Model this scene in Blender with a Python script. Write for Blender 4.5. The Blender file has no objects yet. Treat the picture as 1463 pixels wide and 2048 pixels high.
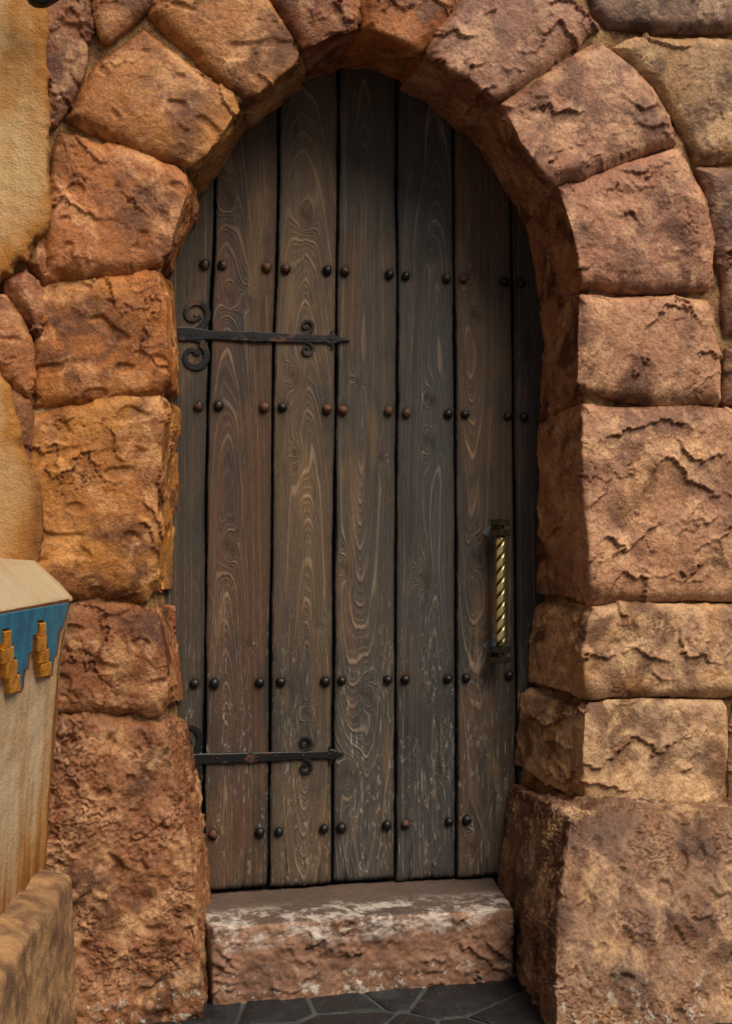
import bpy, math, random
import numpy as np
from math import radians, sin, cos, pi, tan

SC = bpy.context.scene
COL = SC.collection
# ------------------------------------------------------------------ camera
W_PX, H_PX, F_PX = 1463.0, 2048.0, 2400.0
YAW, PITCH = radians(14.0), math.atan(76.0 / F_PX)
CAM = np.array([0.0, -2.81, 0.966])
cam_d = bpy.data.cameras.new('camera')
cam = bpy.data.objects.new('camera', cam_d); COL.objects.link(cam)
cam.location = CAM; cam.rotation_euler = (pi/2 + PITCH, 0, -YAW)
cam_d.sensor_fit = 'HORIZONTAL'; cam_d.sensor_width = 36.0; cam_d.lens = F_PX / W_PX * 36.0
cam_d.clip_start = 0.05; cam_d.clip_end = 500
SC.camera = cam
# ------------------------------------------------------------------ light
SUN_EL, SUN_AZ = radians(51), radians(150)      # azimuth clockwise from +Y
world = bpy.data.worlds.new('World'); SC.world = world; world.use_nodes = True
wn = world.node_tree.nodes; wl = world.node_tree.links
sky = wn.new('ShaderNodeTexSky'); sky.sky_type = 'NISHITA'; sky.sun_disc = False
sky.sun_elevation = SUN_EL; sky.sun_rotation = SUN_AZ; sky.air_density = 1.0; sky.dust_density = 4.0; sky.ozone_density = 1.0
bgn = wn['Background']; bgn.inputs['Strength'].default_value = 0.05
wl.new(sky.outputs[0], bgn.inputs['Color'])
sun_d = bpy.data.lights.new('sun', 'SUN'); sun_d.energy = 5.0; sun_d.angle = radians(38); sun_d.color = (1.0, 0.83, 0.62)
sun = bpy.data.objects.new('sun', sun_d); COL.objects.link(sun)
sd = np.array([sin(SUN_AZ)*cos(SUN_EL), cos(SUN_AZ)*cos(SUN_EL), sin(SUN_EL)])
from mathutils import Vector
sun.rotation_euler = Vector(sd).to_track_quat('Z', 'Y').to_euler(); sun.location = (2, -4, 5)
vs = SC.view_settings; vs.view_transform = 'Standard'; vs.look = 'None'; vs.gamma = 1.0; vs.exposure = -0.12
vs.use_curve_mapping = False
SC.render.engine = 'CYCLES'

# ------------------------------------------------------------------ geometry helpers
fw = np.array([sin(YAW)*cos(PITCH), cos(YAW)*cos(PITCH), sin(PITCH)])
rt = np.array([cos(YAW), -sin(YAW), 0.0])
upv = np.cross(rt, fw)
def ray(px, py):
    return fw + rt*((px - W_PX/2)/F_PX) + upv*((H_PX/2 - py)/F_PX)
def at_y(px, py, y):
    """point of the vertical plane y=const seen at a photo position"""
    d = ray(px, py); return CAM + d*((y - CAM[1])/d[1])
def at_z(px, py, z):
    d = ray(px, py); return CAM + d*((z - CAM[2])/d[2])
def at_plane(px, py, p0, n):
    d = ray(px, py); return CAM + d*(np.dot(p0-CAM, n)/np.dot(d, n))

_rs = np.random.RandomState(7)
_perm = _rs.permutation(256); _perm = np.concatenate([_perm, _perm, _perm])
_g = _rs.normal(size=(256, 3)); _g /= np.linalg.norm(_g, axis=1)[:, None]
_g = _g.astype(np.float32)
_ax = np.array([0.36, 0.80, 0.48]); _K = np.array([[0, -.48, .80], [.48, 0, -.36], [-.80, .36, 0]])
_ROT = (np.eye(3) + sin(0.9)*_K + (1-cos(0.9))*_K@_K).astype(np.float32)
def pn(P):
    P = np.asarray(P, dtype=np.float32) @ _ROT
    i = np.floor(P).astype(np.int32); f = P - i; i &= 255
    u = f*f*f*(f*(f*6-15)+10)
    X, Y, Z = i[:, 0], i[:, 1], i[:, 2]
    out = 0
    for a in (0, 1):
        wa = u[:, 0] if a else 1-u[:, 0]
        pa = _perm[X+a]
        for b in (0, 1):
            wb = wa*(u[:, 1] if b else 1-u[:, 1])
            pb = _perm[pa+Y+b]
            for c in (0, 1):
                wc = wb*(u[:, 2] if c else 1-u[:, 2])
                g = _g[_perm[pb+Z+c] & 255]
                out = out + wc*(g[:, 0]*(f[:, 0]-a) + g[:, 1]*(f[:, 1]-b) + g[:, 2]*(f[:, 2]-c))
    return out*1.5
def fbm(P, oct=4, gain=0.5, lac=2.03):
    s = 0; a = 1.0
    for k in range(oct):
        s = s + a*pn(P + 17.3*k); P = P*lac; a *= gain
    return s
def sst(a, b, x):
    t = np.clip((x-a)/(b-a), 0, 1); return t*t*(3-2*t)

def mesh_np(name, V, F, smooth=True):
    """V (n,3), F (m,k) or a list of faces"""
    me = bpy.data.meshes.new(name)
    if isinstance(F, np.ndarray):
        k = F.shape[1]
        me.vertices.add(len(V)); me.vertices.foreach_set('co', np.ascontiguousarray(V, dtype=np.float32).ravel())
        me.loops.add(F.size); me.loops.foreach_set('vertex_index', np.ascontiguousarray(F, dtype=np.int32).ravel())
        me.polygons.add(len(F)); me.polygons.foreach_set('loop_start', np.arange(0, F.size, k, dtype=np.int32))
        me.update(calc_edges=True)
    else:
        me.from_pydata([tuple(v) for v in V], [], F)
    me.polygons.foreach_set('use_smooth', [smooth]*len(me.polygons))
    me.validate(); me.update()
    return me
def link(name, me, mat=None, parent=None):
    o = bpy.data.objects.new(name, me); COL.objects.link(o)
    if mat and not me.materials: me.materials.append(mat)
    if parent: o.parent = parent
    return o
def tag(o, label=None, cat=None, group=None, kind=None):
    if label: o['label'] = label
    if cat: o['category'] = cat
    if group: o['group'] = group
    if kind: o['kind'] = kind
    return o
def empty(name, loc, label=None, cat=None, group=None):
    o = bpy.data.objects.new(name, None); COL.objects.link(o); o.empty_display_size = 0.1
    o.location = loc
    return tag(o, label, cat, group)
def put(o, parent):
    """parent while keeping world-space vertices"""
    o.parent = parent; o.matrix_parent_inverse = parent.matrix_basis.inverted(); return o
def attr(me, name, arr):
    a = me.attributes.new(name, 'FLOAT', 'POINT'); a.data.foreach_set('value', np.ascontiguousarray(arr, dtype=np.float32))

def grid_faces(nu, nv, closed=False):
    i = np.arange(nv-1)[:, None]; j = np.arange(nu if closed else nu-1)[None, :]
    a = i*nu + j; b = i*nu + (j+1) % nu
    return np.stack([a, b, b+nu, a+nu], -1).reshape(-1, 4)

def remesh(V, F, vox):
    """closed low-poly solid -> even quad skin"""
    me = bpy.data.meshes.new('tmp'); me.from_pydata([tuple(v) for v in V], [], F); me.update()
    o = bpy.data.objects.new('tmp', me); COL.objects.link(o)
    m = o.modifiers.new('r', 'REMESH'); m.mode = 'VOXEL'; m.voxel_size = vox
    dg = bpy.context.evaluated_depsgraph_get(); ev = o.evaluated_get(dg); em = ev.to_mesh()
    n = len(em.vertices); co = np.empty(n*3, np.float32); em.vertices.foreach_get('co', co)
    ne = len(em.edges); ed = np.empty(ne*2, np.int32); em.edges.foreach_get('vertices', ed)
    lp = np.empty(len(em.loops), np.int32); em.loops.foreach_get('vertex_index', lp)
    V = co.reshape(-1, 3).astype(np.float64); E = ed.reshape(-1, 2); Q = lp.reshape(-1, 4)
    ev.to_mesh_clear(); bpy.data.objects.remove(o); bpy.data.meshes.remove(me)
    return V, E, Q
def relax(V, E, it, lam=0.6):
    n = len(V); deg = np.bincount(E.ravel(), minlength=n).astype(float)[:, None]
    for _ in range(it):
        s = np.stack([np.bincount(E[:, 0], V[E[:, 1], k], n) + np.bincount(E[:, 1], V[E[:, 0], k], n) for k in range(3)], 1)
        V = V + lam*(s/np.maximum(deg, 1) - V)
    return V
def vnormals(V, Q):
    a, b, c, d = V[Q[:, 0]], V[Q[:, 1]], V[Q[:, 2]], V[Q[:, 3]]
    fn = np.cross(c-a, d-b)
    N = np.stack([sum(np.bincount(Q[:, k], fn[:, j], len(V)) for k in range(4)) for j in range(3)], 1)
    L = np.linalg.norm(N, axis=1)[:, None]
    return N/np.maximum(L, 1e-12), fn/np.maximum(np.linalg.norm(fn, axis=1)[:, None], 1e-12)
def compact(V, Q, keep, *arrs):
    Q = Q[keep]; u, inv = np.unique(Q, return_inverse=True)
    return (V[u], inv.reshape(-1, 4)) + tuple(a[u] for a in arrs)

# ------------------------------------------------------------------ materials
class NT:
    def __init__(self, name):
        self.m = bpy.data.materials.new(name); self.m.use_nodes = True
        self.t = self.m.node_tree; self.n = self.t.nodes; self.b = self.n['Principled BSDF']
    def _set(self, sock, v):
        if isinstance(v, bpy.types.NodeSocket): self.t.links.new(v, sock)
        elif v is not None:
            if hasattr(sock.default_value, '__len__'):
                v = tuple(v) if hasattr(v, '__len__') else (v,)*len(sock.default_value)
                if len(v) == 3 and len(sock.default_value) == 4: v = v + (1,)
            sock.default_value = v
    def math(self, op, a, b=None, c=None, clamp=False):
        x = self.n.new('ShaderNodeMath'); x.operation = op; x.use_clamp = clamp
        self._set(x.inputs[0], a)
        if b is not None: self._set(x.inputs[1], b)
        if c is not None: self._set(x.inputs[2], c)
        return x.outputs[0]
    def mix(self, f, a, b, mode='MIX'):
        x = self.n.new('ShaderNodeMix'); x.data_type = 'RGBA'; x.blend_type = mode
        self._set(x.inputs[0], f); self._set(x.inputs[6], a); self._set(x.inputs[7], b)
        return x.outputs[2]
    def ramp(self, f, stops, interp='LINEAR'):
        x = self.n.new('ShaderNodeValToRGB'); x.color_ramp.interpolation = interp
        e = x.color_ramp.elements
        while len(e) < len(stops): e.new(0.5)
        for k, (p, c) in enumerate(stops):
            e[k].position = p; e[k].color = (c, c, c, 1) if not hasattr(c, '__len__') else tuple(c) + (1,)
        self._set(x.inputs[0], f); return x.outputs[0]
    def rng(self, f, a, b, c=0.0, d=1.0):
        x = self.n.new('ShaderNodeMapRange'); x.interpolation_type = 'SMOOTHSTEP'
        self._set(x.inputs[0], f)
        for k, v in enumerate((a, b, c, d)): self._set(x.inputs[k+1], v)
        return x.outputs[0]
    def coord(self, scale=(1, 1, 1), off=None):
        g = self.n.new('ShaderNodeNewGeometry')
        mp = self.n.new('ShaderNodeMapping'); mp.inputs['Scale'].default_value = scale; mp.inputs['Rotation'].default_value = (0.61, 0.47, 0.83)
        self.t.links.new(g.outputs['Position'], mp.inputs['Vector'])
        if off is not None: self._set(mp.inputs['Location'], off)
        return mp.outputs[0]
    def noise(self, vec, scale, detail=4, rough=0.55, dist=0.0):
        x = self.n.new('ShaderNodeTexNoise')
        self.t.links.new(vec, x.inputs['Vector'])
        x.inputs['Scale'].default_value = scale; x.inputs['Detail'].default_value = detail
        x.inputs['Roughness'].default_value = rough; x.inputs['Distortion'].default_value = dist
        return x.outputs[0]
    def attr(self, name):
        x = self.n.new('ShaderNodeAttribute'); x.attribute_name = name; return x.outputs['Fac']
    def objcol(self):
        x = self.n.new('ShaderNodeObjectInfo'); return x.outputs['Color'], x.outputs['Random']
    def bump(self, h, strength, dist, normal=None):
        x = self.n.new('ShaderNodeBump'); x.inputs['Strength'].default_value = strength; x.inputs['Distance'].default_value = dist
        self._set(x.inputs['Height'], h)
        if normal: self.t.links.new(normal, x.inputs['Normal'])
        return x.outputs[0]
    def done(self, col, rough, normal=None, metal=None, coat=None, spec=None):
        self._set(self.b.inputs['Base Color'], col); self._set(self.b.inputs['Roughness'], rough)
        if normal: self.t.links.new(normal, self.b.inputs['Normal'])
        if metal is not None: self._set(self.b.inputs['Metallic'], metal)
        if coat is not None: self._set(self.b.inputs['Coat Weight'], coat); self.b.inputs['Coat Roughness'].default_value = 0.35
        if spec is not None: self._set(self.b.inputs['Specular IOR Level'], spec)
        return self.m

def mat_stone():
    t = NT('painted_sandstone')
    oc, rnd = t.objcol()
    off = t.math('MULTIPLY', rnd, 9.0)
    v = t.coord((1, 1, 1), off)
    n1 = t.noise(v, 5.0, 5, 0.62, 0.6)
    n2 = t.noise(v, 11.0, 6, 0.65, 0.4)
    n3 = t.noise(t.coord((1, 1, 1), t.math('ADD', off, 4.0)), 4.0, 4, 0.6, 0.8)
    fine = t.noise(v, 130.0, 3, 0.7)
    grit = t.noise(v, 420.0, 2, 0.6)
    # tint -> darker umber wash and violet-brown wash
    umber = t.mix(1.0, oc, (0.30, 0.23, 0.20), 'MULTIPLY')
    violet = t.mix(1.0, oc, (0.42, 0.36, 0.44), 'MULTIPLY')
    pale = t.mix(0.40, t.mix(1.0, oc, (1.55, 1.60, 1.55), 'MULTIPLY'), (0.74, 0.52, 0.30))
    c = t.mix(t.rng(n1, 0.48, 0.62), oc, umber)
    c = t.mix(t.math('MULTIPLY', t.rng(n3, 0.52, 0.64), 0.8), c, violet)
    c = t.mix(t.math('MULTIPLY', t.rng(n2, 0.53, 0.36), 0.8), c, pale)
    c = t.mix(t.rng(t.noise(v, 34.0, 5, 0.7, 0.3), 0.48, 0.72, 0.0, 0.7), c, t.mix(1.0, c, (0.42, 0.36, 0.34), 'MULTIPLY'))
    n4 = t.noise(t.coord((1, 1, 1), t.math('ADD', off, 2.0)), 6.0, 4, 0.6, 0.3)
    oa = t.n.new('ShaderNodeAttribute'); oa.attribute_type = 'OBJECT'; oa.attribute_name = 'ochre'
    c = t.mix(t.math('MULTIPLY', t.math('MULTIPLY', t.rng(n4, 0.46, 0.66), 0.75), oa.outputs['Fac']), c, (0.50, 0.22, 0.035))
    sc = t.attr('scarp')
    c = t.mix(t.math('MULTIPLY', sc, 0.75), c, t.mix(1.0, (0.20, 0.075, 0.025), oc, 'SOFT_LIGHT'))
    c = t.mix(t.rng(fine, 0.42, 0.66, 0.0, 0.75), c, t.mix(1.0, c, (0.55, 0.5, 0.48), 'MULTIPLY'))
    c = t.mix(t.rng(grit, 0.55, 0.75, 0.0, 0.35), c, t.mix(0.5, c, (0.75, 0.6, 0.45)))
    # lime bloom near the ground
    g = t.n.new('ShaderNodeNewGeometry'); sx = t.n.new('ShaderNodeSeparateXYZ'); t.t.links.new(g.outputs['Position'], sx.inputs[0])
    lime = t.math('MULTIPLY', t.rng(sx.outputs[2], 0.16, 0.01), t.rng(t.noise(v, 38.0, 6, 0.75), 0.54, 0.64))
    c = t.mix(t.math('MULTIPLY', lime, 0.8), c, (0.50, 0.50, 0.46))
    h = t.math('ADD', t.math('MULTIPLY', fine, 1.0), t.math('MULTIPLY', grit, 0.45))
    b1 = t.bump(h, 1.0, 0.0022)
    b2 = t.bump(t.noise(v, 50.0, 7, 0.72, 0.5), 0.7, 0.008, b1)
    r = t.rng(n2, 0.3, 0.7, 0.34, 0.55)
    return t.done(c, r, b2, spec=0.45)
def mat_mortar():
    t = NT('sandy_mortar')
    v = t.coord()
    n = t.noise(v, 14, 5, 0.65); f = t.noise(v, 160, 3, 0.7)
    c = t.ramp(n, [(0.35, (0.06, 0.033, 0.018)), (0.5, (0.30, 0.165, 0.07)), (0.66, (0.55, 0.37, 0.19))])
    c = t.mix(t.rng(f, 0.45, 0.75, 0, 0.6), c, (0.10, 0.055, 0.03))
    return t.done(c, 0.8, t.bump(t.math('ADD', f, t.noise(v, 45, 5, 0.7)), 1.0, 0.008), spec=0.3)
def mat_wood():
    t = NT('weathered_oak')
    oc, rnd = t.objcol()
    off = t.math('MULTIPLY', rnd, 13.0)
    ring = t.attr('ring'); edge = t.attr('edge'); knot = t.attr('knot'); low = t.attr('low')
    fr = t.math('FRACT', ring)
    wn_ = t.n.new('ShaderNodeTexWhiteNoise'); wn_.noise_dimensions = '1D'; t._set(wn_.inputs['W'], t.math('FLOOR', ring))
    line = t.ramp(fr, [(0.0, 0.06), (0.50, 0.0), (0.74, 0.12), (0.84, 1.0), (0.90, 0.8), (1.0, 0.06)])
    fr2 = t.math('FRACT', t.math('MULTIPLY', ring, 3.0)); line2 = t.ramp(fr2, [(0.0, 0.2), (0.5, 0.0), (0.8, 1.0), (1.0, 0.2)])
    vs_ = t.coord((60, 60, 3.0), off)
    fib = t.noise(vs_, 4.0, 5, 0.75)                      # long fibres
    blot = t.noise(t.coord((3.2, 3.2, 0.9), off), 2.6, 4, 0.6, 0.5)
    blot2 = t.noise(t.coord((7, 7, 1.4), t.math('ADD', off, 3.3)), 2.2, 4, 0.6, 0.6)
    blot3 = t.noise(t.coord((5, 5, 1.0), t.math('ADD', off, 8.1)), 2.2, 3, 0.6, 0.3)
    dark = t.mix(t.rng(blot, 0.43, 0.66, 0, 0.85), oc, (0.036, 0.041, 0.047))       # blue-black stain
    dark = t.mix(t.rng(blot2, 0.52, 0.74, 0, 0.6), dark, (0.150, 0.090, 0.058))   # reddish
    dark = t.mix(t.rng(blot3, 0.54, 0.72, 0, 0.7), dark, (0.205, 0.140, 0.083))     # warm tan
    lit = t.mix(0.55, t.mix(1.0, dark, (2.5, 2.3, 2.1), 'MULTIPLY'), (0.36, 0.275, 0.19))
    lmask = t.math('MULTIPLY', line, t.rng(fib, 0.34, 0.62, 0.12, 0.85))
    lmask = t.math('MULTIPLY', lmask, t.math('ADD', t.math('MULTIPLY', wn_.outputs['Value'], 1.0), 0.50))
    lmask = t.math('ADD', lmask, t.math('MULTIPLY', line2, t.rng(fib, 0.35, 0.7, 0.05, 0.26)), clamp=True)
    c = t.mix(lmask, dark, lit)
    c = t.mix(t.rng(fib, 0.46, 0.66, 0, 0.6), c, t.mix(1.0, c, (0.45, 0.45, 0.47), 'MULTIPLY'))
    # blackened plank edges
    c = t.mix(t.math('MULTIPLY', edge, t.rng(blot2, 0.3, 0.6, 0.9, 0.5)), c, (0.020, 0.023, 0.028))
    c = t.mix(t.math('MULTIPLY', knot, 0.75), c, (0.045, 0.030, 0.022))
    c = t.mix(t.math('MULTIPLY', t.attr('nailmark'), t.rng(fib, 0.25, 0.6, 0.35, 0.8)), c, (0.030, 0.017, 0.011))
    # flakes of old paint on the lower half
    pf = t.noise(t.coord((34, 34, 16), off), 3.0, 6, 0.75, 0.3)
    pm = t.noise(t.coord((6, 6, 2.0), t.math('ADD', off, 1.7)), 3.0, 2, 0.5)
    fl = t.math('MULTIPLY', t.rng(pf, 0.57, 0.62), t.rng(pm, 0.43, 0.56))
    fl = t.math('MULTIPLY', fl, low)
    c = t.mix(t.math('MULTIPLY', fl, 0.75), c, t.mix(t.rng(blot, 0.4, 0.6), (0.42, 0.30, 0.22), (0.33, 0.36, 0.38)))
    ss = t.noise(t.coord((70, 70, 5), t.math('ADD', off, 6.0)), 3.0, 5, 0.75)
    sm = t.noise(t.coord((8, 8, 2.2), t.math('ADD', off, 5.2)), 2.0, 3, 0.6)
    c = t.mix(t.math('MULTIPLY', t.math('MULTIPLY', t.rng(ss, 0.56, 0.64), t.rng(sm, 0.44, 0.58)), t.math('MULTIPLY', low, 0.8)), c, (0.36, 0.37, 0.36))
    h = t.math('ADD', t.math('ADD', t.math('MULTIPLY', line, 0.8), t.math('MULTIPLY', line2, 0.3)), t.math('MULTIPLY', fib, 1.9))
    b = t.bump(h, 1.0, 0.0030)
    return t.done(c, t.rng(fib, 0.3, 0.7, 0.5, 0.72), b, spec=0.35)
def mat_iron(name='rusted_iron', rust=0.5):
    t = NT(name)
    v = t.coord(); n = t.noise(v, 22, 6, 0.7, 0.5); f = t.noise(v, 260, 3, 0.7)
    r = t.rng(n, 0.62-rust*0.25, 0.78-rust*0.25)
    c = t.mix(r, (0.020, 0.023, 0.028), (0.09, 0.036, 0.018))
    c = t.mix(t.rng(f, 0.55, 0.75, 0, 0.5), c, (0.16, 0.075, 0.04))
    return t.done(c, t.mix(r, (0.42,)*3, (0.75,)*3), t.bump(t.math('ADD', f, n), 0.5, 0.0012), metal=t.math('SUBTRACT', 0.75, t.math('MULTIPLY', r, 0.7)))
def mat_brass():
    t = NT('worn_brass')
    g = t.attr('groove'); v = t.coord(); n = t.noise(v, 60, 4, 0.6)
    k = t.math('ADD', g, t.rng(n, 0.55, 0.8, 0, 0.5), clamp=True)
    c = t.mix(k, (0.82, 0.74, 0.36), (0.030, 0.026, 0.014))
    return t.done(c, t.mix(k, (0.26,)*3, (0.55,)*3), t.bump(n, 0.25, 0.001), metal=0.9)
def mat_bronze():
    t = NT('green_bronze')
    v = t.coord(); n = t.noise(v, 50, 5, 0.65)
    c = t.mix(t.rng(n, 0.4, 0.65), (0.075, 0.070, 0.040), (0.030, 0.040, 0.042))
    return t.done(c, 0.42, t.bump(n, 0.4, 0.001), metal=0.75)
def mat_plate():
    t = NT('blue_steel')
    v = t.coord(); n = t.noise(v, 80, 5, 0.65)
    c = t.mix(t.rng(n, 0.4, 0.65), (0.10, 0.12, 0.14), (0.16, 0.18, 0.20))
    return t.done(c, 0.5, t.bump(n, 0.4, 0.001), metal=0.6)
def mat_plaster(name, cream=(0.50, 0.40, 0.27), amt=0.5, scale=1.0):
    t = NT(name)
    v = t.coord(); vs_ = t.coord((9, 9, 1.6))
    st = t.noise(vs_, 1.6, 4, 0.6, 0.2); n = t.noise(v, 3.4, 5, 0.6, 0.3); f = t.noise(v, 190, 4, 0.7)
    m = t.attr('stain')
    wash = t.math('ADD', t.rng(st, 0.42, 0.72, 0, 0.55), t.rng(n, 0.44, 0.66, 0, 0.7))
    wash = t.math('ADD', t.math('MULTIPLY', wash, amt), m, clamp=True)
    c = t.mix(wash, cream, (0.36, 0.165, 0.035))
    c = t.mix(t.rng(m, 0.5, 0.95, 0, 0.9), c, (0.17, 0.068, 0.018))
    c = t.mix(t.rng(f, 0.5, 0.75, 0, 0.4), c, t.mix(1.0, c, (0.5, 0.45, 0.4), 'MULTIPLY'))
    return t.done(c, 0.72, t.bump(t.math('ADD', f, t.math('MULTIPLY', t.noise(v, 42, 5, 0.7), 1.4)), 0.9, 0.004), spec=0.35)
def mat_flat(name, col, col2, sc=20, rough=0.6, metal=0.0, bump=0.002):
    t = NT(name); v = t.coord(); n = t.noise(v, sc, 5, 0.65, 0.3); f = t.noise(v, 240, 3, 0.7)
    c = t.mix(t.rng(n, 0.35, 0.65), col, col2)
    return t.done(c, rough, t.bump(t.math('ADD', f, t.math('MULTIPLY', n, 2.0)), 0.6, bump), metal=metal)
def mat_slate():
    t = NT('wet_slate'); oc, rnd = t.objcol(); off = t.math('MULTIPLY', rnd, 5.0)
    v = t.coord((1, 1, 1), off); n = t.noise(v, 7, 6, 0.7, 0.8); f = t.noise(v, 90, 5, 0.7)
    c = t.ramp(n, [(0.3, (0.005, 0.007, 0.011)), (0.55, (0.010, 0.014, 0.020)), (0.75, (0.030, 0.034, 0.040))])
    c = t.mix(t.rng(f, 0.58, 0.72, 0, 0.6), c, (0.09, 0.10, 0.11))
    return t.done(c, t.rng(n, 0.3, 0.7, 0.40, 0.65), t.bump(t.math('ADD', f, n), 0.8, 0.004), spec=0.45)
def mat_step():
    t = NT('doorstep_sandstone')
    v = t.coord(); n1 = t.noise(v, 6, 6, 0.65, 0.5); fine = t.noise(v, 140, 4, 0.7); n2 = t.noise(t.coord((7, 7, 12)), 2.2, 7, 0.78, 0.3)
    c = t.ramp(n1, [(0.3, (0.10, 0.058, 0.045)), (0.5, (0.22, 0.12, 0.08)), (0.7, (0.30, 0.17, 0.11))])
    top = t.attr('top'); nose = t.attr('nose')
    c = t.mix(t.math('MULTIPLY', top, 0.85), c, (0.080, 0.066, 0.062))
    c = t.mix(t.math('MULTIPLY', nose, t.rng(n2, 0.45, 0.58, 0, 0.8)), c, (0.55, 0.52, 0.50))
    lo = t.attr('lo')
    c = t.mix(t.math('MULTIPLY', lo, t.rng(t.noise(v, 34, 7, 0.78), 0.54, 0.61, 0, 0.8)), c, (0.52, 0.52, 0.50))
    c = t.mix(t.rng(fine, 0.4, 0.7, 0, 0.55), c, t.mix(1.0, c, (0.45, 0.42, 0.42), 'MULTIPLY'))
    return t.done(c, 0.6, t.bump(fine, 0.9, 0.002), spec=0.4)

M_STONE = mat_stone(); M_MORTAR = mat_mortar(); M_WOOD = mat_wood(); M_IRON = mat_iron(rust=0.35)
M_NAIL = mat_iron('nail_iron', 0.75); M_NAILD = mat_iron('dark_nail_iron', 0.15)
M_BRASS = mat_brass(); M_BRONZE = mat_bronze(); M_PLATE = mat_plate()
M_PLASTER = mat_plaster('ochre_washed_plaster', (0.50, 0.37, 0.21), 0.95)
M_PIER = mat_plaster('cream_pier_plaster', (0.56, 0.46, 0.32), 0.5)
M_CAP = mat_plaster('cap_plaster', (0.46, 0.39, 0.28), 0.3)
M_BLUE = mat_flat('teal_paint', (0.006, 0.13, 0.27), (0.010, 0.21, 0.36), 18, 0.5)
M_BORDER = mat_flat('rust_brown_paint', (0.20, 0.072, 0.022), (0.12, 0.045, 0.018), 30, 0.6)
M_GOLD = mat_flat('gilded_block', (0.85, 0.42, 0.06), (0.50, 0.20, 0.03), 45, 0.42, 0.35, 0.006)
M_KERB = mat_flat('kerb_sandstone', (0.38, 0.225, 0.105), (0.13, 0.070, 0.038), 14, 0.7, 0, 0.010)
M_SLATE = mat_slate(); M_STEP = mat_step()
M_GROUT = mat_flat('slate_grout', (0.022, 0.030, 0.038), (0.05, 0.058, 0.066), 20, 0.75)
M_DARK = mat_flat('dark_backing_wood', (0.012, 0.011, 0.010), (0.02, 0.017, 0.014), 20, 0.9)

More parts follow.
